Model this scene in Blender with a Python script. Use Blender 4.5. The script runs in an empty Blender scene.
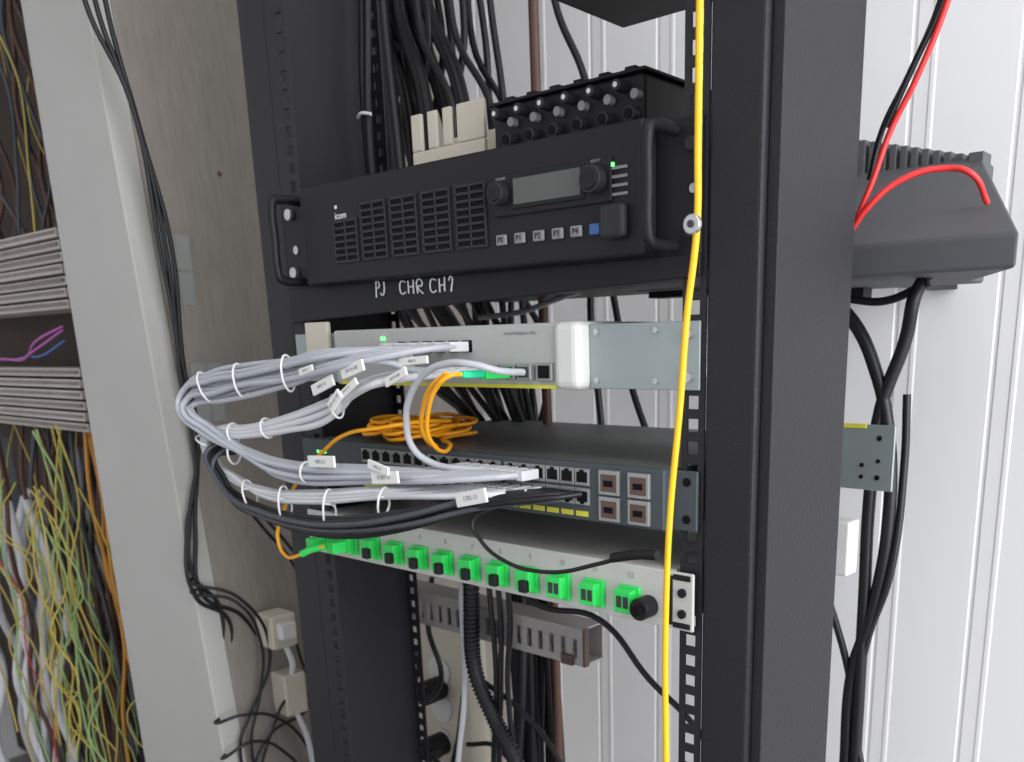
import bpy, bmesh, math, random
from mathutils import Matrix, Vector
random.seed(7)
S=bpy.context.scene
COL=bpy.context.collection
S.view_settings.view_transform='Standard'

# ---------------------------------------------------------------- materials
def mat(name,c,rough=.5,metal=0.,var=.12,scale=30.,bump=0.,emit=0.,stretch=None,spec=.5):
    m=bpy.data.materials.new(name); m.use_nodes=True
    nt=m.node_tree; b=nt.nodes['Principled BSDF']
    tc=nt.nodes.new('ShaderNodeTexCoord'); mp=nt.nodes.new('ShaderNodeMapping')
    if stretch: mp.inputs['Scale'].default_value=stretch
    nz=nt.nodes.new('ShaderNodeTexNoise'); nz.inputs['Scale'].default_value=scale; nz.inputs['Detail'].default_value=4
    mx=nt.nodes.new('ShaderNodeMix'); mx.data_type='RGBA'
    mx.inputs[6].default_value=(c[0]*(1-var),c[1]*(1-var),c[2]*(1-var),1)
    mx.inputs[7].default_value=(min(1,c[0]*(1+var)),min(1,c[1]*(1+var)),min(1,c[2]*(1+var)),1)
    L=nt.links
    L.new(tc.outputs['Object'],mp.inputs[0]); L.new(mp.outputs[0],nz.inputs['Vector'])
    L.new(nz.outputs['Fac'],mx.inputs[0]); L.new(mx.outputs[2],b.inputs['Base Color'])
    b.inputs['Roughness'].default_value=rough; b.inputs['Metallic'].default_value=metal
    b.inputs['Specular IOR Level'].default_value=spec
    if bump:
        bp=nt.nodes.new('ShaderNodeBump'); bp.inputs['Strength'].default_value=bump; bp.inputs['Distance'].default_value=.002
        L.new(nz.outputs['Fac'],bp.inputs['Height']); L.new(bp.outputs[0],b.inputs['Normal'])
    if emit:
        b.inputs['Emission Color'].default_value=(*c,1); b.inputs['Emission Strength'].default_value=emit
    return m
M={}
M['post']=mat('black_powdercoat',(.017,.0165,.020),.5,var=.15,scale=400,bump=.25,spec=.32)
M['black']=mat('black_plastic',(.009,.009,.010),.5,spec=.3)
M['blacker']=mat('deep_black',(.003,.003,.003),.7,spec=.2)
M['radio']=mat('radio_face_black',(.010,.010,.011),.5,scale=200,spec=.3)
M['radio2']=mat('radio_trim',(.024,.024,.026),.45,spec=.3)
M['lcd']=mat('lcd_glass',(.085,.095,.085),.3)
M['grey']=mat('pale_grey_metal',(.43,.44,.425),.5,scale=300,var=.06)
M['white']=mat('white_plastic',(.68,.68,.66),.45,var=.03)
M['panelwhite']=mat('white_powdercoat',(.54,.54,.51),.5,var=.05,scale=60)
M['cream']=mat('cream_plastic',(.60,.56,.46),.5,var=.05)
M['zinc']=mat('zinc_plate',(.36,.41,.41),.42,metal=.6,var=.12,scale=25)
M['steel']=mat('steel_screw',(.6,.6,.6),.3,metal=.9)
M['switch']=mat('blue_grey_metal',(.050,.064,.072),.45,var=.12,scale=90)
M['switchtop']=mat('switch_lid_grey',(.105,.113,.110),.5,var=.22,scale=18)
M['jack']=mat('jack_metal',(.34,.35,.34),.35,metal=.6)
M['copper']=mat('sfp_copper',(.12,.075,.06),.4,metal=.3)
M['green']=mat('connector_green',(.03,.72,.12),.4,var=.08)
M['teal']=mat('lc_green',(.02,.62,.30),.4)
M['yellow']=mat('fibre_yellow',(.90,.50,.005),.4,var=.05)
M['orange']=mat('fibre_orange',(.95,.40,.008),.4,var=.06)
M['yellowlab']=mat('yellow_stripe',(.62,.60,.05),.5)
M['cgrey']=mat('cable_grey',(.44,.46,.50),.45,var=.06)
M['cwhite']=mat('cable_white',(.64,.65,.67),.45,var=.05)
M['cblack']=mat('cable_black',(.009,.009,.011),.42,spec=.4)
M['cslate']=mat('cable_slate',(.05,.055,.065),.4)
M['red']=mat('cable_red',(.72,.03,.03),.4)
M['tie']=mat('nylon_white',(.78,.78,.78),.4,var=.03)
M['label']=mat('paper_label',(.76,.76,.73),.7,var=.05)
M['ink']=mat('ink',(.04,.04,.05),.7)
M['pencil']=mat('faded_print',(.30,.30,.32),.7)
M['mark']=mat('white_marker',(.7,.7,.7),.7)
M['dev']=mat('charcoal_plastic',(.100,.102,.110),.6,var=.08,spec=.25)
M['brown']=mat('brown_pipe',(.10,.045,.03),.5)
M['blue']=mat('blue_button',(.04,.12,.35),.4)
M['btn']=mat('button_grey',(.24,.24,.25),.5)
M['led']=mat('green_led',(.1,1,.15),.3,emit=3)
M['strip']=mat('cabinet_paint_grey',(.44,.44,.415),.5,var=.05,scale=8)
M['side']=mat('side_panel_beige',(.255,.232,.205),.7,var=.22,scale=160,stretch=(1,1,.12),bump=.15,spec=.3)
M['hinge']=mat('hinge_grey_green',(.27,.285,.27),.5)
M['frameback']=mat('dark_brown_board',(.035,.022,.015),.8,var=.5,scale=14)
M['krone']=mat('terminal_ivory',(.52,.49,.46),.55,var=.15)
M['teeth']=mat('terminal_dark_slots',(.26,.22,.20),.6,var=.3)
M['rail']=mat('rail_grey',(.36,.345,.33),.5,var=.1)
M['wy']=mat('wire_yellow',(.50,.40,.08),.5)
M['wg']=mat('wire_green',(.27,.40,.15),.5)
M['wo']=mat('wire_orange',(.60,.27,.04),.5)
M['wm']=mat('wire_violet',(.45,.10,.40),.5)
M['wb']=mat('wire_blue',(.06,.15,.50),.5)
M['wall']=mat('white_wall_panel',(.84,.84,.845),.5,var=.015,scale=3,spec=.3)
M['floor']=mat('vinyl_floor',(.22,.21,.20),.6,var=.2,scale=20)
M['ceil']=mat('ceiling_white',(.75,.75,.74),.7,var=.03)
M['rust']=mat('dark_spot',(.15,.06,.03),.6)

# ---------------------------------------------------------------- helpers
def link(o,par=None):
    COL.objects.link(o)
    if par is not None: o.parent=par
    return o
def empty(name,loc=(0,0,0)):
    e=bpy.data.objects.new(name,None); e.empty_display_size=.05; COL.objects.link(e); return e
def meshobj(name,bm,m,par=None,bev=0.,smooth=False):
    me=bpy.data.meshes.new(name); bmesh.ops.recalc_face_normals(bm,faces=bm.faces); bm.to_mesh(me); bm.free()
    if smooth:
        for p in me.polygons: p.use_smooth=True
    o=bpy.data.objects.new(name,me); me.materials.append(M[m] if isinstance(m,str) else m)
    link(o,par)
    if bev:
        md=o.modifiers.new('bevel','BEVEL'); md.width=bev; md.segments=3; md.limit_method='ANGLE'
    return o
def addbox(bm,x0,x1,y0,y1,z0,z1):
    v=[bm.verts.new(c) for c in [(x0,y0,z0),(x1,y0,z0),(x1,y1,z0),(x0,y1,z0),(x0,y0,z1),(x1,y0,z1),(x1,y1,z1),(x0,y1,z1)]]
    for f in [(0,3,2,1),(4,5,6,7),(0,1,5,4),(1,2,6,5),(2,3,7,6),(3,0,4,7)]: bm.faces.new([v[i] for i in f])
    return v
def boxes(name,lst,m,par=None,bev=0.):
    bm=bmesh.new()
    for b in lst: addbox(bm,*b)
    return meshobj(name,bm,m,par,bev)
def prism(name,prof,x0,x1,m,par=None,bev=0.,axis='X'):
    bm=bmesh.new()
    def P(a,b,t): return {'X':(t,a,b),'Y':(a,t,b),'Z':(a,b,t)}[axis]
    A=[bm.verts.new(P(a,b,x0)) for a,b in prof]; B=[bm.verts.new(P(a,b,x1)) for a,b in prof]
    n=len(prof); bm.faces.new(A); bm.faces.new(B[::-1])
    for i in range(n): bm.faces.new([A[i],B[i],B[(i+1)%n],A[(i+1)%n]])
    return meshobj(name,bm,m,par,bev)
def cyls(name,lst,m,par=None,seg=24,bev=0.):
    bm=bmesh.new()
    for (x,y0,y1,z,r) in lst:
        A=[];B=[]
        for i in range(seg):
            a=2*math.pi*i/seg
            A.append(bm.verts.new((x+r*math.cos(a),y0,z+r*math.sin(a)))); B.append(bm.verts.new((x+r*math.cos(a),y1,z+r*math.sin(a))))
        bm.faces.new(A); bm.faces.new(B[::-1])
        for i in range(seg): bm.faces.new([A[i],B[i],B[(i+1)%seg],A[(i+1)%seg]])
    return meshobj(name,bm,m,par,bev)
def cable(name,paths,r,m,par=None,res=8,bres=3,cyc=False):
    c=bpy.data.curves.new(name,'CURVE'); c.dimensions='3D'; c.bevel_depth=r; c.bevel_resolution=bres; c.resolution_u=res; c.use_fill_caps=True
    for p in paths:
        s=c.splines.new('BEZIER'); s.bezier_points.add(len(p)-1); s.use_cyclic_u=cyc
        for bp,co in zip(s.bezier_points,p):
            bp.co=co; bp.handle_left_type='AUTO'; bp.handle_right_type='AUTO'
    c.materials.append(M[m]); o=bpy.data.objects.new(name,c); return link(o,par)
def text(name,s,x,y,z,size,m,par=None,rot=0,ext=.0002):
    c=bpy.data.curves.new(name,'FONT'); c.body=s; c.size=size; c.extrude=ext; c.align_x='CENTER'; c.align_y='CENTER'
    c.materials.append(M[m]); o=bpy.data.objects.new(name,c); o.location=(x,y,z); o.rotation_euler=(math.pi/2,rot,0)
    return link(o,par)
def jit(a): return random.uniform(-a,a)

# ---------------------------------------------------------------- room shell
boxes('floor',[(-2.2,3.0,-2.2,.62,-.05,0)],'floor')
boxes('ceiling',[(-2.2,3.0,-2.2,.62,2.5,2.55)],'ceil')
bm=bmesh.new()
prof=[]
ribs=[-.62,-.505,-.39,-.275,-.16,-.05,.065,.18,.295,.41,.525,.64,.755,.87,.985,1.1,1.4,1.7,2.0,2.3,2.6]
Y=.55
prof.append((-2.2,Y))
for i,r in enumerate(ribs):
    prof+=[(r-.012,Y),(r-.0105,Y+.0012),(r-.007,Y+.0012),(r-.0055,Y),(r+.010,Y),(r+.012,Y-.0008),(r+.016,Y-.0008),(r+.018,Y)]
prof.append((3.0,Y))
A=[bm.verts.new((x,y,0)) for x,y in prof]; B=[bm.verts.new((x,y,2.5)) for x,y in prof]
for i in range(len(prof)-1): bm.faces.new([A[i],A[i+1],B[i+1],B[i]])
bk1=bm.verts.new((3.0,.62,0));bk2=bm.verts.new((-2.2,.62,0));bk3=bm.verts.new((3.0,.62,2.5));bk4=bm.verts.new((-2.2,.62,2.5))
bm.faces.new([bk1,bk2,bk4,bk3])
meshobj('wall_back',bm,'wall')
boxes('wall_left',[(-2.25,-2.2,-2.2,.62,0,2.5)],'wall')

# ---------------------------------------------------------------- neighbouring cabinet
cab=empty('equipment_cabinet')
def quadprism(name,f,y0,y1,m):
    bm=bmesh.new()
    A=[bm.verts.new((x,y0,z)) for x,z in f];B=[bm.verts.new((x,y1,z)) for x,z in f]
    bm.faces.new(A);bm.faces.new(B[::-1])
    for i in range(4): bm.faces.new([A[i],B[i],B[(i+1)%4],A[(i+1)%4]])
    return meshobj(name,bm,m,cab,.002)
def xr(z): return -.26-(z-.67)*.103
def xl(z): return -.512-(z-.6)*.020
quadprism('door_edge',[(xl(0),0),(xr(0),0),(xr(2.2),2.2),(xl(2.2),2.2)],0,.03,'strip')
quadprism('side_panel',[(xr(0)-.02,0),(xr(0)-.001,0),(xr(2.2)-.001,2.2),(xr(2.2)-.02,2.2)],.03,.545,'side')
for k,(y,z,h) in enumerate([(.052,1.305,.085),(.066,1.155,.075)]):
    x=xr(z)
    boxes('hinge_plate_%d'%(k+1),[(x-.006,x+.004,y-.020,y+.020,z-h/2,z+h/2)],'hinge',cab,.001)
    boxes('hinge_seam_%d'%(k+1),[(x,x+.0045,y-.001,y+.001,z-h/2,z+h/2),(x,x+.0045,y-.020,y+.020,z-.001,z+.001)],'side',cab)
boxes('rust_spot',[(xr(1.42)-.004,xr(1.42)+.001,.130,.134,1.425,1.430)],'rust',cab)

# ---------------------------------------------------------------- distribution frame (far left)
df=empty('cable_distribution_frame')
boxes('back_board',[(-2.15,-.56,.30,.32,.05,2.1)],'frameback',df)
boxes('frame_upright',[(-.640,-.625,.10,.14,.0,2.1),(-1.30,-1.27,.10,.14,0,2.1)],'zinc',df)
for bi,(z0,n) in enumerate([(1.271,7),(1.090,6)]):
    bm=bmesh.new(); bm2=bmesh.new()
    for i in range(n):
        z=z0+i*.0165
        addbox(bm,-1.25,-.642,.045+jit(.003),.11,z,z+.0125)
        for k in range(100):
            x=-1.247+k*.00605
            addbox(bm2,x,x+.0026,.0405,.046,z+.0045,z+.0095)
    meshobj('terminal_block_%d'%(bi+1),bm,'krone',df,.001)
    meshobj('terminal_teeth_%d'%(bi+1),bm2,'teeth',df)
boxes('block_support',[(-1.25,-.645,.11,.14,1.05,1.40)],'frameback',df)
def wires(name,n,m,xr_,z0,z1,r,yr=(.0,.25),amp=.03):
    P=[]
    for i in range(n):
        x=random.uniform(*xr_); y=random.uniform(*yr); p=[]
        k=7; d=jit(.10)
        for j in range(k):
            t=j/(k-1); p.append((x+d*t+jit(amp),y+jit(.02),z1+(z0-z1)*t))
        P.append(p)
    cable(name,P,r,m,df,res=6,bres=1)
wires('jumper_yellow',16,'wy',(-1.15,-.68),.35,1.10,.0015)
wires('jumper_green',11,'wg',(-1.00,-.72),.45,1.09,.0020)
wires('jumper_orange',9,'wo',(-.72,-.655),.35,1.10,.0034,(.06,.12),.006)
wires('jumper_white',14,'cwhite',(-1.24,-.97),.20,.95,.0085,(.02,.12),.010)
wires('jumper_bluegrey',10,'cgrey',(-1.05,-.72),.20,1.06,.0050,(.12,.25),.018)
wires('jumper_upper_yellow',8,'wy',(-1.1,-.66),1.38,2.0,.0014,(.05,.25),.02)
wires('jumper_upper_brown',26,'brown',(-1.1,-.66),1.39,2.0,.004,(.1,.28),.015)
wires('jumper_upper_dark',12,'cslate',(-1.0,-.64),1.39,2.0,.003,(.05,.2),.02)
wires('jumper_loops',12,'wy',(-.98,-.66),.55,1.0,.0014,(-.04,.05),.05)
wires('jumper_light_green',7,'wg',(-.90,-.68),.42,.95,.0014,(-.02,.05),.05)
wires('jumper_dark',26,'cslate',(-1.1,-.66),.35,1.08,.0035,(.04,.28),.03)
wires('jumper_brown',22,'brown',(-1.1,-.66),.35,1.10,.004,(.03,.2),.02)
wires('jumper_red',4,'red',(-1.0,-.68),.35,1.00,.0012,(.0,.2),.03)
cable('jumper_violet',[[(-.64,.03,1.245),(-.72,.02,1.225),(-.80,.03,1.20),(-.9,.03,1.20)],[(-.64,.03,1.24),(-.73,.02,1.212),(-.82,.03,1.200),(-.95,.03,1.2)]],.0018,'wm',df)
cable('jumper_blue',[[(-.64,.03,1.225),(-.7,.02,1.205),(-.79,.03,1.205)]],.0014,'wb',df)

# ---------------------------------------------------------------- rack frame
rack=empty('open_frame_rack')
def holestrip(name,x0,x1,y0,y1,z0,z1,hw=.0092,pitch=.015875,m='post',ex=0):
    xc=(x0+x1)/2; L=[(x0-ex,xc-hw/2,y0,y1,z0,z1),(xc+hw/2,x1,y0,y1,z0,z1)]
    z=z0
    while z<z1:
        L.append((xc-hw/2,xc+hw/2,y0,y1,z,min(z+pitch-hw,z1))); z+=pitch
    return boxes(name,L,m,rack)
Z1=2.05
boxes('post_left',[(-.046,.000,0,.12,0.06,Z1)],'post',rack,.003)
holestrip('rail_left',.0112,.032,0,.002,.06,Z1,ex=.011)
holestrip('rail_left_rear',.0002,.0180,.118,.12,.06,Z1,hw=.0080)
boxes('post_right',[(.487,.527,0,.12,.06,Z1)],'post',rack,.003)
boxes('post_right_web',[(.527,.536,.006,.12,.06,Z1)],'post',rack,.001)
holestrip('rail_right',.468,.4868,0,.002,.06,Z1)
holestrip('rail_right_rear',.468,.4868,.118,.12,.06,Z1)
boxes('base_frame',[(-.05,.545,-.12,-.06,0,.06),(-.05,.545,.18,.24,0,.06),(-.05,.0,-.06,.18,0,.06),(.495,.545,-.06,.18,0,.06)],'post',rack,.003)
boxes('top_frame',[(-.036,.527,0,.03,Z1,Z1+.05),(-.036,.527,.09,.12,Z1,Z1+.05)],'post',rack,.003)
cyls('rail_screws',[(.021,-.004,0,1.300,.004),(.478,-.004,0,1.305,.003)],'steel',rack)

# ---------------------------------------------------------------- upper unit (underside seen)
sh=empty('rack_mount_power_unit')
boxes('case',[(.300,.466,-.04,.155,1.469,1.53)],'black',sh,.002)
boxes('front_plate',[(.28,.484,-.006,-.001,1.475,1.53)],'black',sh,.001)

# ---------------------------------------------------------------- radio repeater
rd=empty('rack_mount_radio_repeater')
boxes('body',[(.035,.448,0.001,.26,1.2665,1.348)],'black',rd,.002)
boxes('ear_plate',[(.004,.484,-.003,-.0005,1.264,1.349)],'radio',rd,.001)
boxes('face',[(.058,.449,-.020,-.003,1.265,1.3495)],'radio',rd,.0025)
FY=-.020
sl=[]
for c in range(5):
    for r_ in range(8):
        if c==0 and r_>5: continue
        x0=.108+c*.0400; z0=1.2835+r_*.0056
        sl.append((x0,x0+.034,FY-.0006,FY+.001,z0,z0+.0030))
boxes('grille_slots',sl,'blacker',rd)
sl=[]
for c in range(5):
    for r_ in range(9):
        if c==0 and r_>6: continue
        x0=.108+c*.0400; z0=1.2835+r_*.0056-.0026
        sl.append((x0,x0+.034,FY-.0018,FY+.001,z0,z0+.0022))
for c in range(5):   # uprights splitting every louvre column
    x0=.108+c*.0400; zt=1.2835+(6 if c==0 else 8)*.0056
    for xx in (x0,x0+.0162,x0+.0325): sl.append((xx,xx+.0016,FY-.0018,FY+.001,1.2809,zt))
boxes('grille_louvres',sl,'radio2',rd,.0004)
boxes('display_bezel',[(.312,.424,FY-.002,FY,1.3005,1.3295)],'radio',rd,.0015)
boxes('lcd_frame',[(.331,.401,FY-.0032,FY-.001,1.3045,1.3275)],'black',rd,.001)
boxes('lcd',[(.334,.398,FY-.0036,FY-.001,1.3075,1.3250)],'lcd',rd)
cyls('knobs',[(.320,FY-.010,FY,1.316,.0080),(.411,FY-.010,FY,1.3155,.0092)],'radio2',rd,bev=.001)
cyls('knob_caps',[(.320,FY-.0115,FY-.008,1.316,.0060),(.411,FY-.0115,FY-.008,1.3155,.0070)],'black',rd,bev=.001)
bx=[.318,.337,.356,.3745,.392]
boxes('buttons',[(x-.0052,x+.0052,FY-.0025,FY,1.2805,1.2880) for x in bx],'btn',rd,.001)
for i,x in enumerate(bx): text('button_text_%d'%i,'P%d'%i,x,FY-.0028,1.2842,.006,'ink',rd)
boxes('blue_button',[(.4045,.4135,FY-.0025,FY,1.2805,1.2880)],'blue',rd,.001)
boxes('mic_socket_cover',[(.4175,.4375,FY-.008,FY,1.2765,1.2985)],'radio2',rd,.003)
boxes('indicator_bars',[(.4225,.4365,FY-.0008,FY,1.304+i*.0055,1.3058+i*.0055) for i in range(4)],'btn',rd)
boxes('power_led',[(.421,.4255,FY-.0015,FY,1.3225,1.3250)],'led',rd)
text('marking','icom',.119,FY-.0003,1.3205,.0085,'mark',rd)
cyls('marking_dot',[(.113,FY-.0006,FY,1.3280,.0016)],'mark',rd)
for x,z in ((.32,1.3265),(.411,1.3275)): text('knob_text','VOLUME' if x<.4 else 'SELECT',x,FY-.0023,z,.0026,'btn',rd)
for hx,nm in [(.034,'handle_left'),(.463,'handle_right')]:
    zt,zb,yo=1.342,1.270,-.034
    p=[(hx,-.002,zt),(hx,yo+.008,zt),(hx,yo+.002,zt-.002),(hx,yo,zt-.008),(hx,yo,(zt+zb)/2),(hx,yo,zb+.008),(hx,yo+.002,zb+.002),(hx,yo+.008,zb),(hx,-.002,zb)]
    cable(nm,[p],.0042,'black',rd,res=4,bres=4)
cyls('ear_bolts',[(.018,-.008,-.003,1.332,.0055),(.018,-.008,-.003,1.279,.0055)],'steel',rd,bev=.001)
cyls('ear_bolts_dark',[(.476,-.006,-.003,1.332,.0045),(.476,-.006,-.003,1.279,.0045)],'radio2',rd,bev=.001)

# shelf beneath the radio
sf=empty('rack_shelf')
prism('front_lip',[(.004,1.2325),(.484,1.2500),(.484,1.2645),(.004,1.2645)],-.004,-.001,'black',sf,.0008,axis='Y')
boxes('tray',[(.034,.466,0,.27,1.257,1.2625)],'black',sf,.001)
def stroke(L): return [[(x,-.0050,z) for x,z in s] for s in L]
hw=[[(.141,1.2545),(.1415,1.2615),(.142,1.2680)],[(.141,1.2675),(.146,1.2670),(.1455,1.2630),(.142,1.2625)],[(.153,1.2675),(.1525,1.2590),(.150,1.2560),(.1475,1.2580)],
 [(.182,1.2655),(.177,1.2665),(.1745,1.2610),(.177,1.2560),(.182,1.2570)],[(.186,1.2665),(.1862,1.2560)],[(.193,1.2670),(.1925,1.2555)],[(.186,1.2612),(.193,1.2615)],[(.198,1.2555),(.1985,1.2665),(.204,1.2650),(.2035,1.2615),(.199,1.2610),(.205,1.2550)],
 [(.222,1.2650),(.217,1.2660),(.2145,1.2605),(.217,1.2555),(.222,1.2565)],[(.2262,1.2660),(.2265,1.2550)],[(.2330,1.2670),(.2325,1.2555)],[(.2262,1.2602),(.2328,1.2612)],[(.238,1.2640),(.241,1.2670),(.2405,1.2550)]]
cable('handwriting',[[(x,-.0046,z-.0035) for x,z in s] for s in hw],.0007,'mark',sf,res=4,bres=1)

# box with connectors on top of radio
cb=empty('antenna_coupler_box')
boxes('case',[(.258,.410,.035,.19,1.350,1.394)],'black',cb,.003)
boxes('lid_flange',[(.255,.413,.032,.19,1.394,1.3965)],'black',cb,.001)
cx=[.270+i*.0245 for i in range(6)]
cyls('upper_connectors',[(x,.024,.036,1.386,.0042) for x in cx],'radio2',cb,bev=.001)
cyls('connector_cores',[(x,.0235,.026,1.386,.0018) for x in cx],'mark',cb)
cyls('lower_connectors',[(x+.010,.026,.036,1.366,.0055) for x in cx],'radio2',cb,bev=.001)
cyls('lower_cores',[(x+.010,.025,.028,1.366,.0036) for x in cx],'blacker',cb)
cyls('cap_rows',[(x+.013,.029,.036,1.379,.0034) for x in cx],'btn',cb)
boxes('top_nubs',[(x-.004,x+.006,.04,.05,1.3965,1.401) for x in cx],'black',cb,.001)

# slotted wiring duct piece
bm=bmesh.new()
x0,x1=.138,.232
addbox(bm,x0,x1,.050,.054,1.350,1.378)
for a,b in ((x0,x0+.014),(x0+.022,x0+.034),(x0+.042,x0+.053),(x0+.060,x1)): addbox(bm,a,b,.050,.054,1.378,1.409)
addbox(bm,x0,x1,.054,.100,1.350,1.353); addbox(bm,x0,x1,.100,.104,1.350,1.398)
meshobj('slotted_wiring_duct',bm,'cream',None,.002)

# ---------------------------------------------------------------- DSL unit
ds=empty('rack_mount_access_multiplexer')
boxes('case',[(.082,.372,-.012,.20,1.1745,1.2235)],'grey',ds,.002)
boxes('end_cap',[(.3615,.3865,-.016,.19,1.1738,1.2240)],'white',ds,.006)
boxes('bracket_right',[(.387,.484,-.0025,-.0005,1.175,1.2215)],'zinc',ds,.0005)
boxes('bracket_left',[(.004,.082,-.0025,-.0005,1.176,1.2215)],'zinc',ds,.0005)
cyls('bracket_screws',[(.394,-.004,-.002,z,.0022) for z in (1.181,1.216)]+[(.4755,-.006,-.002,z,.0035) for z in (1.184,1.213)]+[(.448,-.0045,-.002,z,.002) for z in (1.181,1.216)]+[(.02,-.006,-.002,1.2,.0035)],'steel',ds)
PX=[.182+.0165*i for i in range(6)]
boxes('ports',[(x-.0058,x+.0058,-.0128,-.010,1.2025,1.2120) for x in PX],'blacker',ds)
boxes('status_leds',[(.153,.159,-.0128,-.011,1.2135,1.2165),(.153,.159,-.0128,-.011,1.2065,1.2092)],'led',ds)
boxes('sfp_cages',[(.288,.303,-.018,-.010,1.181,1.1930),(.3065,.3225,-.018,-.010,1.181,1.1930),(.325,.340,-.018,-.010,1.181,1.1930)],'jack',ds,.001)
boxes('sfp_cage_mouths',[(.290,.301,-.0185,-.017,1.183,1.191),(.3085,.3205,-.0185,-.017,1.183,1.1910),(.327,.338,-.0185,-.017,1.183,1.191)],'ink',ds)
boxes('rj45',[(.343,.3595,-.0150,-.010,1.180,1.194)],'jack',ds,.001)
boxes('rj45_mouth',[(.3455,.357,-.0155,-.0145,1.1825,1.192)],'blacker',ds)
boxes('front_stripe',[(.090,.3615,-.0128,-.010,1.1746,1.1775)],'yellowlab',ds)
text('unit_text','Access Multiplexer 1016',.325,-.0124,1.2165,.0034,'pencil',ds)
boxes('type_plate',[(.03,.066,-.008,-.003,1.202,1.232)],'cream',ds,.001)

# ---------------------------------------------------------------- network switch
sw=empty('rack_mount_network_switch')
boxes('case',[(.022,.462,-.004,.265,1.0745,1.1195)],'switchtop',sw,.0015)
boxes('front_bezel',[(.024,.4615,-.012,-.003,1.0750,1.1200)],'switch',sw,.0015)
boxes('ears',[(.0,.024,-.0035,-.0005,1.0755,1.1190),(.462,.484,-.0035,-.0005,1.0755,1.1190)],'switch',sw,.001)
cyls('ear_holes',[(.4755,-.0042,-.003,z,.0032) for z in (1.084,1.111)],'blacker',sw)
jf=[];jm=[];jt=[]
for g in range(3):
    for c in range(6):
        x=.112+g*.0955+c*.0152
        for z in (1.0875,1.1025):
            jf.append((x,x+.0142,-.0135,-.011,z,z+.0130))
            jm.append((x+.002,x+.0122,-.0139,-.012,z+.0025,z+.0105))
            jt.append((x+.005,x+.0092,-.0139,-.012,z+.0105,z+.0122) if z>1.09 else (x+.005,x+.0092,-.0139,-.012,z+.0008,z+.0025))
boxes('jack_shells',jf,'jack',sw,.0004); boxes('jack_mouths',jm,'blacker',sw); boxes('jack_keys',jt,'blacker',sw)
boxes('port_stripe',[(.112,.200,-.0128,-.011,1.0785,1.0825),(.2075,.2955,-.0128,-.011,1.0785,1.0825)]+[(.303+.0152*k,.303+.0152*k+.012,-.0128,-.011,1.0785,1.0825) for k in range(6)],'yellowlab',sw)
sf_=[];sm=[]
for x in (.403,.4305):
    for z in (1.0775,1.0975):
        sf_.append((x,x+.0195,-.0145,-.011,z,z+.0185)); sm.append((x+.0025,x+.017,-.0149,-.012,z+.0025,z+.0155))
boxes('sfp_shells',sf_,'jack',sw,.0005); boxes('sfp_mouths',sm,'copper',sw)
boxes('sfp_slots',[(a+.003,b-.003,c-.0004,d,e+.004,e+.0085) for a,b,c,d,e,f in sm],'blacker',sw)
boxes('rear_bracket',[(.440,.545,.200,.203,1.083,1.138),(.440,.443,.20,.265,1.083,1.1195)],'zinc',sw,.0006)
cyls('bracket_holes',[(.532,.1995,.201,z,.0022) for z in (1.094,1.127)]+[(.518,.1995,.201,1.094,.0018),(.518,.1995,.201,1.104,.0018),(.532,.1995,.201,1.108,.0018)],'blacker',sw)
boxes('bracket_label',[(.495,.520,.1990,.2005,1.135,1.1385)],'yellowlab',sw)
cyls('led_row',[(.04+.006*i,-.0128,-.011,1.108,.0014) for i in range(3)],'led',sw)

# ---------------------------------------------------------------- fibre panel
fp=empty('fibre_patch_panel')
boxes('face_plate',[(.002,.484,-.007,-.004,1.0010,1.0450)],'panelwhite',fp,.001)
boxes('tray_body',[(.022,.464,-.004,.20,1.0015,1.0445)],'panelwhite',fp,.001)
boxes('rear_cover',[(.022,.510,.200,.222,1.004,1.053)],'white',fp,.002)
ax=[.043+.035*k for k in range(12)]
boxes('adapter_flanges',[(x-.0105,x+.0100,-.0105,-.007,1.0065,1.0285) for x in ax],'green',fp,.001)
boxes('adapter_bodies',[(x-.0090,x+.0070,-.0180,-.010,1.0090,1.0265) for x in ax],'green',fp,.001)
boxes('adapter_mouths',[(x-.0058,x-.0012,-.0184,-.017,1.0130,1.0220) for x in ax[9:]]+[(x+.0005,x+.0050,-.0184,-.017,1.0130,1.0220) for x in ax[9:]],'ink',fp)
boxes('dust_caps',[(x-.0005,x+.0078,-.0230,-.0175,1.0095,1.0195) for x in ax[2:9]],'black',fp,.001)
boxes('plugged_connectors',[(x-.007,x+.005,-.034,-.018,1.0115,1.0225) for x in ax[:2]],'green',fp,.001)
for k,x in enumerate(ax): text('port_number_%d'%(k+1),str(k+1),x,-.0072,1.0365,.0065,'pencil',fp)
cyls('round_latch',[(.4455,-.022,-.007,1.0155,.0085)],'black',fp,bev=.001); cyls('round_latch_knob',[(.4455,-.026,-.02,1.0155,.004)],'blacker',fp)
boxes('ear_slots',[(.461,.4665,-.0078,-.004,1.004,1.042),(.4665,.482,-.0078,-.004,1.0025,1.007),(.4665,.482,-.0078,-.004,1.039,1.0435)],'black',fp,.001)
cyls('ear_screws',[(.475,-.009,-.007,1.030,.0034),(.475,-.009,-.007,1.014,.0034),(.012,-.011,-.007,1.023,.0038)],'black',fp)

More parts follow.
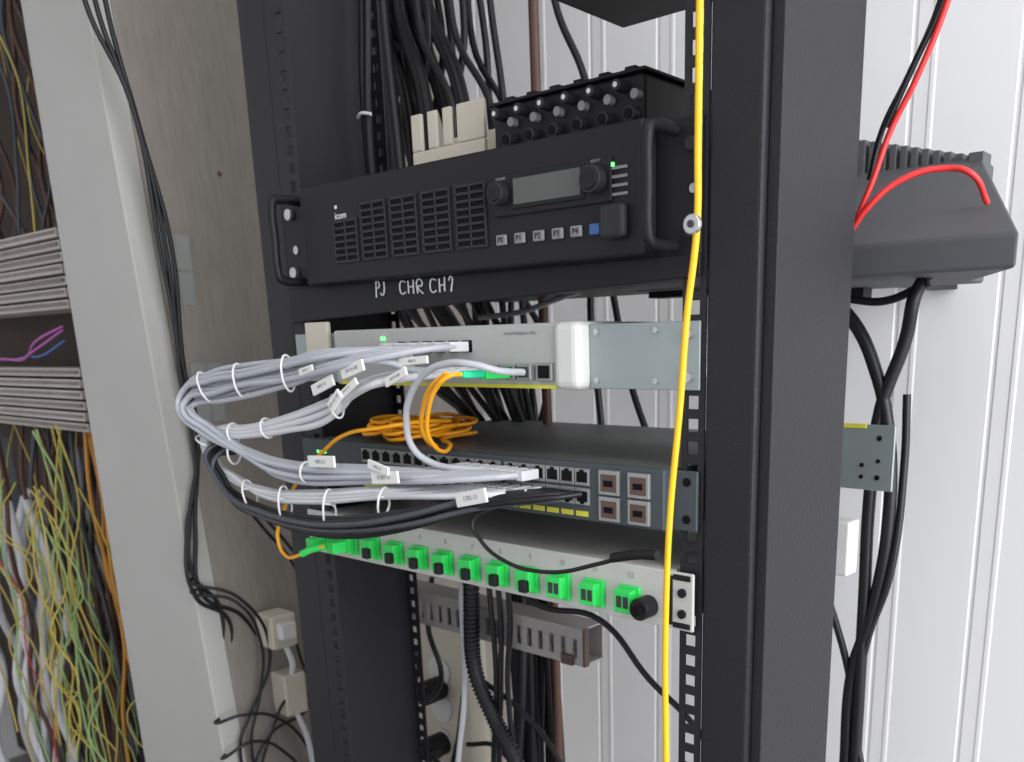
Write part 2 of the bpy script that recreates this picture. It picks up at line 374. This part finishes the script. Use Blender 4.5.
# ---------------------------------------------------------------- charger unit right, behind post
dv=empty('charger_unit')
bm=bmesh.new()
def ring(y,x0,x1,z0,z1): return [bm.verts.new(c) for c in ((x0,y,z0),(x1,y,z0),(x1,y,z1),(x0,y,z1))]
R_=[ring(.20,.275,.627,1.256,1.281),ring(.335,.33,.553,1.256,1.358),ring(.38,.33,.550,1.256,1.358)]
bm.faces.new(R_[0]); bm.faces.new(R_[-1][::-1])
for a,b in zip(R_,R_[1:]):
    for i in range(4): bm.faces.new([a[i],b[i],b[(i+1)%4],a[(i+1)%4]])
meshobj('shell',bm,'dev',dv,.003)
fl=[]
for i in range(14):
    x=.41+i*.0100; zt=1.387-(x-.44)*.26
    fl.append((x,x+.0060,.334,.352,1.350,zt))
fl.append((.40,.552,.336,.356,1.35,1.356))
boxes('heatsink_fins',fl,'dev',dv,.0005)
boxes('heatsink_end',[(.543,.556,.328,.350,1.340,1.362)],'dev',dv,.001)
boxes('support_rails',[(.28,.45,.34,.36,1.245,1.256),(.28,.45,.22,.24,1.250,1.256)],'black',dv)
boxes('wall_bracket',[(.33,.36,.38,.548,1.26,1.30),(.44,.47,.38,.548,1.26,1.30)],'black',dv)

# ---------------------------------------------------------------- patch cables
pl=empty('patch_cable_bundle')
G=[];W=[];K=[]
for i in range(8):
    o=i*.0036; yo=-.078-.004*(i%3)
    px=PX[min(i,5)]; pz=1.207 if i<6 else 1.186
    G.append([(px,-.016,pz),(px+.001,-.050,pz-.001),(px-.030,yo+.004,1.2045-o*.3),(.11+jit(.004),yo,1.199-o*.9+jit(.0022)),(.04,yo,1.193-o+jit(.0022)),(-.03+o,yo,1.186-o),(-.078+o*.6,yo-.004,1.168-o*.6),(-.076+o*.7,yo-.008,1.150),(-.045+o*.6,yo-.004,1.128+o*.3),(0.01+o,yo,1.117-o*.3),(.08,yo,1.108-o*.5+jit(.002)),(.20,yo+.01,1.109-o*.4+jit(.002)),(.262+.011*i-.012,-.050,1.1085),(.262+.011*i,-.014,1.1085)])
for i in range(6):
    o=i*.0040; yo=-.074-.004*(i%2)
    W.append([(.290-.014*i,-.018,1.187),(.292-.014*i,-.050,1.187),(.245-.01*i,yo,1.182-o*.3),(.165,yo,1.166-o*.7),(.09,yo,1.148-o*.6),(.02,yo,1.136-o*.4),(-.04,yo,1.131-o*.4),(-.064+o*.6,yo,1.120),(-.052+o*.6,yo,1.098),(-.020+o*.5,yo,1.083+o*.2),(.04,yo,1.078-o*.2+jit(.002)),(.12,yo,1.082-o*.4),(.215,yo+.008,1.092-o*.3),(.282+.012*i-.018,-.050,1.0945),(.282+.012*i,-.014,1.0945)])
for i in range(7):
    o=i*.0034; yo=-.082-.004*(i%2)
    K.append([(-.030,yo+.02,1.128-o),(-.040+o*.4,yo,1.105),(-.030+o*.5,yo,1.085),(.0,yo,1.071-o*.5),(.05,yo,1.062-o*.5),(.11,yo,1.060-o*.7),(.18,yo,1.066-o*.8),(.25,yo+.005,1.078-o*.7),(.30+.004*i,-.055,1.091-o*.2),(.335+.006*i,-.035,1.094+.002*(i%2)),(.350+.006*i,-.014,1.096)])
cable('grey_leads',G,.0027,'cgrey',pl)
cable('white_leads',W,.0028,'cwhite',pl)
cable('black_leads',K,.0024,'cblack',pl)
cable('slate_leads',[[(x+.012,y-.003,z-.006) for x,y,z in K[1]],[(x+.004,y-.006,z+.004) for x,y,z in K[3][:9]]],.0024,'cslate',pl)
boxes('plug_boots',[(p[0][0]-.004,p[0][0]+.004,-.034,-.0135,p[0][2]-.004,p[0][2]+.004) for p in G[:6]+W],'cwhite',pl,.001)
boxes('plug_boots_switch',[(p[-1][0]-.004,p[-1][0]+.004,-.034,-.0145,p[-1][2]-.004,p[-1][2]+.004) for p in G+W],'cwhite',pl,.001)
def tie(cx_,cy,cz,rh,ang=0,rd_=.0085):
    P=[]
    for k in range(9):
        a=2*math.pi*k/8; y=math.cos(a)*rd_; z=math.sin(a)*rh
        P.append((cx_-z*math.sin(ang)-.4*y,cy+y,cz+z*math.cos(ang)))
    return P+[(P[-1][0]+.003,P[-1][1]-.014,P[-1][2]+.006)]
T=[tie(.11,-.082,1.187,.0155,.1),tie(.03,-.082,1.180,.0155,.2),tie(-.035,-.082,1.173,.016,.5),tie(.0,-.08,1.111,.011,0),
   tie(.17,-.077,1.160,.010,.3),tie(.06,-.078,1.137,.009,.2),tie(.0,-.078,1.130,.009,.1),
   tie(.08,-.08,1.068,.017,0),tie(.15,-.08,1.070,.018,-.1),tie(.02,-.08,1.072,.014,.3),tie(.22,-.074,1.082,.013,-.2),tie(-.050,-.082,1.12,.012,1.2),tie(.12,-.08,1.101,.009,-.1)]
cable('cable_ties',T,.0010,'tie',pl,res=4,bres=2)
LB=[(.232,-.060,1.2035,.040,.008,-.04),(.214,-.090,1.191,.030,.009,.25),(.172,-.090,1.178,.032,.009,.3),(.160,-.090,1.114,.038,.010,.05),(.240,-.086,1.106,.034,.010,.1),(.325,-.072,1.0955,.034,.011,.22),(.19,-.092,1.166,.02,.009,.7),(.235,-.088,1.114,.026,.007,-.2),(.265,-.07,1.197,.034,.006,.06),(.205,-.09,1.175,.03,.006,.5),(.15,-.09,1.19,.02,.006,.2),(.255,-.08,1.185,.028,.007,.35)]
words=['1702-13','SW 01-08','0907-12','RBS-C4','PORT 17']
for k,(x,y,z,w,h,a) in enumerate(LB):
    o=boxes('label_tag_%d'%(k+1),[(-w/2,w/2,-.0012,.0012,-h/2,h/2)],'label',pl,.0006); o.location=(x,y,z); o.rotation_euler=(0,-a,0)
    text('label_text_%d'%(k+1),words[k%5],x,y-.0014,z,h*.45,'pencil',pl,rot=-a,ext=.0001)

cable('grey_loop_cable',[[(.333,-.018,1.187),(.333,-.045,1.189),(.322,-.060,1.194),(.300,-.066,1.195),(.275,-.068,1.187),(.256,-.068,1.170),(.247,-.066,1.150),(.248,-.062,1.128),(.262,-.055,1.116),(.285,-.045,1.112),(.310,-.014,1.110)]],.0028,'cgrey')
of=empty('orange_fibre_lead')
boxes('lc_plug',[(.3098,.3192,-.044,-.0155,1.1825,1.1905)],'green',of,.001)
boxes('lc_boot',[(.3110,.3180,-.066,-.044,1.1840,1.1895)],'teal',of,.0015)
P=[(.3145,-.064,1.187),(.3120,-.076,1.186),(.298,-.078,1.176),(.284,-.074,1.160),(.272,-.066,1.142),(.262,-.05,1.128),(.250,-.030,1.122),(.235,-.01,1.124)]
coil=[]
for k in range(9*10+1):
    a=2*math.pi*k/10; t=k/90
    rr=.042+.010*math.sin(k*1.7)
    coil.append((.135+rr*1.0*math.cos(a)+.008*math.sin(k*.9), .040+rr*.95*math.sin(a), 1.1245+.016*t+.0025*math.sin(k*2.3)))
P2=[coil[-1],(.195,-.010,1.143),(.184,-.045,1.140),(.150,-.055,1.134),(.115,-.055,1.118),(.060,-.055,1.080),(.026,-.052,1.045),(.012,-.05,1.020),(.022,-.05,1.006),(.050,-.05,1.010),(.075,-.04,1.020)]
cable('fibre',[P+coil[:],P2],.0018,'orange',of)
cable('fibre_2',[[(x-.003-.005*i,y+.003*i,z+.002) for i,(x,y,z) in enumerate(P[1:7])]],.0018,'orange',of)
cable('green_boot',[[(.052,-.05,1.011),(.062,-.045,1.016),(.074,-.038,1.019)]],.0036,'green',of)
bf=empty('black_fibre_jumper')
cable('lead',[[(.330,-.02,1.090),(.324,-.05,1.084),(.312,-.06,1.073),(.320,-.06,1.060),(.341,-.06,1.048),(.388,-.06,1.044),(.441,-.060,1.058),(.462,-.06,1.066)]],.0016,'cblack',bf)
cable('connector',[[(.452,-.06,1.0635),(.475,-.060,1.0690),(.490,-.060,1.0705)]],.0036,'black',bf)
yf=empty('yellow_fibre_cable')
cable('cable',[[(.508,-.04,1.75),(.505,-.04,1.55),(.505,-.04,1.399),(.505,-.04,1.319),(.505,-.04,1.277),(.498,-.04,1.221),(.494,-.04,1.171),(.486,-.04,1.091),(.483,-.04,1.004),(.484,-.04,.911),(.485,-.04,.5),(.484,-.05,.10)]],.0023,'yellow',yf)
cyls('cable_clip_ring',[(.505,-.047,-.043,1.277,.0060)],'steel',yf,bev=.001); cyls('cable_clip_core',[(.505,-.048,-.0465,1.277,.0022)],'ink',yf)

# ---------------------------------------------------------------- cables on the left side
lc=empty('hanging_black_cables')
def XP(L,x=-.28): return [(x if len(p)==2 else p[2],p[0],p[1]) for p in L]
cable('strand_upper',[XP([(-.03,1.9),(-.035,1.573),(.0,1.482),(.012,1.323),(.018,1.232),(.017,1.183),(.02,1.05),(.0,.99),(.0,.90),(.04,.86),(.03,.80)]),
 XP([(-.01,1.9),(-.013,1.578),(.007,1.452),(.026,1.335),(.023,1.179),(.03,1.10),(.005,1.001),(.0,.93),(.03,.88),(.02,.8)]),
 XP([(-.02,1.9),(-.024,1.575),(.004,1.467),(.019,1.33),(.021,1.2),(.03,1.12),(.01,.98),(.01,.90),(.06,.86),(.08,.80),(.07,.7)])],.0028,'cblack',lc)
def edge(L,x):   # lead starts from behind the cabinet's front corner
    y,z=L[0]
    return [(xr(z)+.001,.002,z+.004),(xr(z)+.006,-.006,z+.003)]+XP(L[1:],x)
cable('strand_lower',[edge([(-.005,.92),(.04,.897),(.077,.81),(.037,.73),(.02,.70),(.03,.60)],-.25),
 XP([(.072,1.02),(.138,.925),(.15,.90),(.16,.80)],-.25),edge([(.0,.905),(.03,.895),(.06,.83),(.05,.76),(.03,.70),(.04,.6)],-.24),
 XP([(.10,.86),(.115,.80),(.12,.72),(.06,.70),(.03,.66),(.03,.55)],-.24),edge([(-.03,.73),(.02,.74),(.07,.72),(.12,.64),(.13,.55)],-.24),XP([(.02,.50),(.03,.62),(.06,.70),(.10,.745),(.14,.72)],-.24),
 edge([(-.03,.68),(.03,.70),(.08,.66),(.11,.60)],-.235),XP([(.02,1.09),(.05,1.04),(.09,.98),(.13,.92),(.15,.83)],-.255)],.0022,'cblack',lc)
so=empty('wall_socket_box')
boxes('body',[(-.275,-.235,.075,.112,.815,.862),(-.27,-.235,.085,.118,.715,.775)],'cream',so,.003)
boxes('plug',[(-.24,-.222,.082,.104,.83,.852)],'white',so,.002)
cable('flex',[[(-.24,.095,.818),(-.235,.10,.79),(-.24,.10,.772)],[(-.24,.10,.72),(-.235,.11,.68),(-.24,.12,.60)]],.004,'cwhite',so)

# ---------------------------------------------------------------- behind / below
vb=empty('rear_black_cables')
V=[]
for i in range(22):
    x=-.26+i*.0115+jit(.008); y=.27+jit(.05); xb=.085+jit(.025); yb=.25+jit(.03)
    V.append([(x+jit(.02),y,2.3),(x+jit(.01),y,1.72),(x+.01+jit(.03),y,1.56),(x+.03+jit(.04),y,1.46),(x+.03+jit(.03),y,1.35),(x*.6+.06+jit(.04),y,1.20),(xb,yb,1.02),(xb+jit(.01),yb,.85),(xb+jit(.02),yb,.6),(xb,yb,.02)])
V.append([(-.02,.3,2.3),(-.01,.3,1.70),(-.003,.3,1.592),(.012,.3,1.49),(.03,.3,1.27),(.06,.3,1.0),(.08,.3,.6)])
V.append([(.07,.3,2.3),(.085,.3,1.7),(.096,.3,1.57),(.137,.3,1.485),(.16,.3,1.38),(.14,.3,1.267),(.15,.3,1.144),(.17,.3,1.0)])
V.append([(.12,.33,1.4),(.15,.33,1.26),(.175,.33,1.16),(.20,.33,1.1)])
cable('strands',V,.0042,'cblack',vb)
cable('thick_strands',[[(-.15,.28,2.2),(-.13,.28,1.65),(-.08,.28,1.52),(-.04,.28,1.40),(-.02,.28,1.2)],[(-.19,.28,2.2),(-.17,.28,1.66),(-.13,.28,1.52),(-.10,.28,1.40)],[(-.08,.26,2.2),(-.07,.26,1.6),(-.02,.26,1.50),(.0,.26,1.35)],[(-.10,.22,2.2),(-.10,.22,1.6),(-.09,.22,1.45),(-.08,.22,1.3)],[(-.05,.24,2.2),(-.10,.24,1.6),(-.06,.24,1.5),(-.05,.24,1.35)],[(-.14,.25,2.2),(-.14,.25,1.6),(-.10,.25,1.5),(-.09,.25,1.35)]],.009,'cblack',vb)
cable('thin_lead_inside_post',[[(.02,.10,2.0),(.025,.095,1.55),(.022,.09,1.45),(.027,.09,1.30)],[(.03,.10,2.0),(.033,.095,1.55),(.026,.09,1.42),(.03,.09,1.30)]],.0038,'cblack',vb)
cable('white_tie_on_lead',[[(.016,.086,1.432),(.026,.083,1.434),(.037,.086,1.432)]],.0016,'tie',vb)
cable('white_lead_behind',[[(-.02,.2,1.285),(.05,.2,1.287),(.12,.2,1.30)],[(.06,.2,1.238),(.13,.2,1.243),(.18,.2,1.254),(.22,.2,1.262)]],.003,'cwhite',vb)
cable('brown_vertical_pipe',[[(.12,.24,2.2),(.12,.24,1.3),(.125,.24,.9),(.12,.24,.02)]],.0055,'brown')
cc=empty('corrugated_conduit')
path=[Vector(p) for p in [(.100,.13,1.0),(.099,.13,.938),(.097,.13,.853),(.124,.13,.797),(.162,.13,.742),(.20,.13,.62),(.21,.13,.3),(.2,.13,.02)]]
cable('conduit',[path],.0080,'cblack',cc)
def cr(p0,p1,p2,p3,t): return .5*((2*p1)+(-p0+p2)*t+(2*p0-5*p1+4*p2-p3)*t*t+(-p0+3*p1-3*p2+p3)*t**3)
pts=[]
for i in range(len(path)-1):
    p0=path[max(i-1,0)];p1=path[i];p2=path[i+1];p3=path[min(i+2,len(path)-1)]
    n=max(2,int((p2-p1).length/.005))
    for k in range(n): pts.append(cr(p0,p1,p2,p3,k/n))
segs=[]
for a,b in zip(pts[:-1],pts[1:]):
    d=(b-a)*.5; segs.append([tuple(a),tuple(a+d)])
cable('conduit_ribs',segs,.0095,'cblack',cc,res=1)
cable('white_power_cable',[[(.08,.14,1.0),(.074,.138,.933),(.071,.138,.821),(.050,.14,.72),(.042,.14,.68),(.03,.14,.3),(.03,.14,.02)]],.0036,'cwhite')
cable('lower_black_cables',[[(.11,.18,1.0),(.16,.14,.96),(.186,.14,.94),(.269,.15,.933),(.332,.15,.882),(.38,.15,.851),(.43,.15,.80),(.5,.15,.70)],
 [(.10,.14,.83),(.149,.15,.803),(.208,.15,.756),(.25,.15,.66),(.25,.15,.02)],
 [(.118,.137,1.0),(.122,.137,.93),(.125,.138,.85),(.11,.14,.7),(.12,.14,.4)],[(.128,.138,1.0),(.136,.138,.92),(.133,.138,.85),(.12,.14,.7),(.13,.14,.4)],[(.140,.14,1.0),(.150,.139,.92),(.143,.138,.84),(.15,.14,.7),(.15,.14,.4)],
 [(-.05,.14,.86),(-.02,.14,.84),(-.06,.17,.78),(-.08,.2,.76)],[(.0,.2,.70),(.06,.2,.71),(.10,.2,.66),(.12,.2,.5)]],.0032,'cblack')
cable('thick_black_power_cable',[[(.108,.20,1.0),(.11,.20,.90),(.112,.19,.80),(.10,.19,.7),(.08,.19,.5),(.08,.19,.02)]],.006,'cblack')
mr=empty('slotted_mounting_rail')
L=[(-.06,.245,.150,.153,.905,.918),(-.06,.245,.150,.153,.876,.884)]
x=-.06
while x<.24: L.append((x,x+.009,.150,.153,.884,.905)); x+=.0165
L+=[(-.06,.245,.153,.185,.876,.878),(-.06,.245,.153,.185,.916,.918),(-.06,.245,.183,.185,.876,.918)]
boxes('channel',L,'rail',mr,.0004)
boxes('end_bracket',[(.245,.248,.150,.157,.876,.918),(.217,.233,.146,.150,.876,.887)],'copper',mr)
ps=empty('power_strip')
boxes('body',[(-.17,-.05,.25,.29,.56,.835)],'cream',ps,.004)
cyls('sockets',[(-.105,.247,.252,z,.022) for z in (.60,.655,.71,.765)],'white',ps)
for i,z in enumerate((.655,.74)):
    cyls('plug_%d'%(i+1),[(-.105,.215,.25,z,.017)],'black',ps,bev=.003)
    boxes('plug_grip_%d'%(i+1),[(-.13,-.08,.20,.225,z-.008,z+.008)],'black',ps,.004)
cable('plug_flex',[[(-.09,.21,.74),(-.05,.19,.76),(-.02,.18,.80),(-.04,.18,.86),(-.05,.2,.92)],[(-.09,.21,.655),(-.03,.19,.66),(.0,.18,.70),(.02,.18,.78)]],.0035,'cblack',ps)
cable('rear_power_cables',[[(.545,.30,1.262),(.538,.25,1.250),(.529,.25,1.206),(.511,.25,1.147),(.506,.25,1.066),(.507,.25,.971),(.508,.25,.807),(.51,.25,.3),(.51,.25,.02)],
 [(.45,.25,1.25),(.483,.25,1.220),(.504,.25,1.181),(.519,.25,1.130),(.525,.25,1.050),(.515,.25,.96),(.50,.25,.90),(.498,.25,.80),(.50,.25,.3)]],.0058,'cblack')
cable('rear_signal_cables',[[(.545,.25,1.252),(.51,.25,1.239),(.482,.25,1.241),(.45,.25,1.25)],[(.46,.25,.99),(.479,.25,.947),(.498,.25,.889),(.511,.25,.807),(.52,.25,.6)],[(.53,.26,1.16),(.532,.26,1.10),(.53,.25,1.0),(.512,.25,.93),(.505,.25,.85),(.52,.25,.78),(.53,.25,.6)]],.0036,'cblack')
rb=empty('red_black_battery_leads')
cable('red_lead',[[(.60,.2,1.60),(.562,.2,1.444),(.542,.2,1.395),(.525,.2,1.363),(.514,.195,1.325),(.504,.19,1.296)],
 [(.502,.19,1.292),(.513,.19,1.306),(.535,.2,1.326),(.565,.215,1.333),(.582,.22,1.328),(.590,.24,1.308)]],.0024,'red',rb)
cable('black_lead',[[(.59,.205,1.60),(.554,.205,1.444),(.534,.205,1.40),(.516,.205,1.365),(.508,.205,1.33)],[(.597,.2,1.60),(.559,.2,1.446),(.538,.2,1.402),(.521,.2,1.366)]],.0024,'cblack',rb)

# ---------------------------------------------------------------- lights
w=bpy.data.worlds.new('world'); S.world=w; w.use_nodes=True
bg=w.node_tree.nodes['Background']; bg.inputs[0].default_value=(.93,.94,1,1); bg.inputs[1].default_value=.84
def area(name,loc,tgt,sx,sy,e,c=(1,1,1)):
    l=bpy.data.lights.new(name,'AREA'); l.shape='RECTANGLE'; l.size=sx; l.size_y=sy; l.energy=e; l.color=c
    o=bpy.data.objects.new(name,l); o.location=loc
    o.rotation_euler=(Vector(tgt)-Vector(loc)).to_track_quat('-Z','Y').to_euler(); COL.objects.link(o)
area('doorway_daylight',(2.6,-.3,1.5),(.6,.5,1.2),1.6,2.0,74,(.96,.97,1))
area('ceiling_luminaire',(.6,-.7,2.42),(.6,-.5,0),1.2,.4,4,(1,.98,.94))

# ---------------------------------------------------------------- camera
cd=bpy.data.cameras.new('camera'); cd.sensor_fit='HORIZONTAL'; cd.sensor_width=36; cd.lens=906.13/1024*36
cd.shift_x=-.0752; cd.shift_y=.1975; cd.clip_start=.01; cd.clip_end=50
cd.dof.use_dof=True; cd.dof.focus_distance=.66; cd.dof.aperture_fstop=11
co=bpy.data.objects.new('camera',cd); COL.objects.link(co)
co.matrix_world=Matrix.Translation((.8316,-.5413,1.2072))@Matrix.Rotation(.695,4,'Z')@Matrix.Rotation(1.3129,4,'X')@Matrix.Rotation(-.0174,4,'Z')
S.camera=co
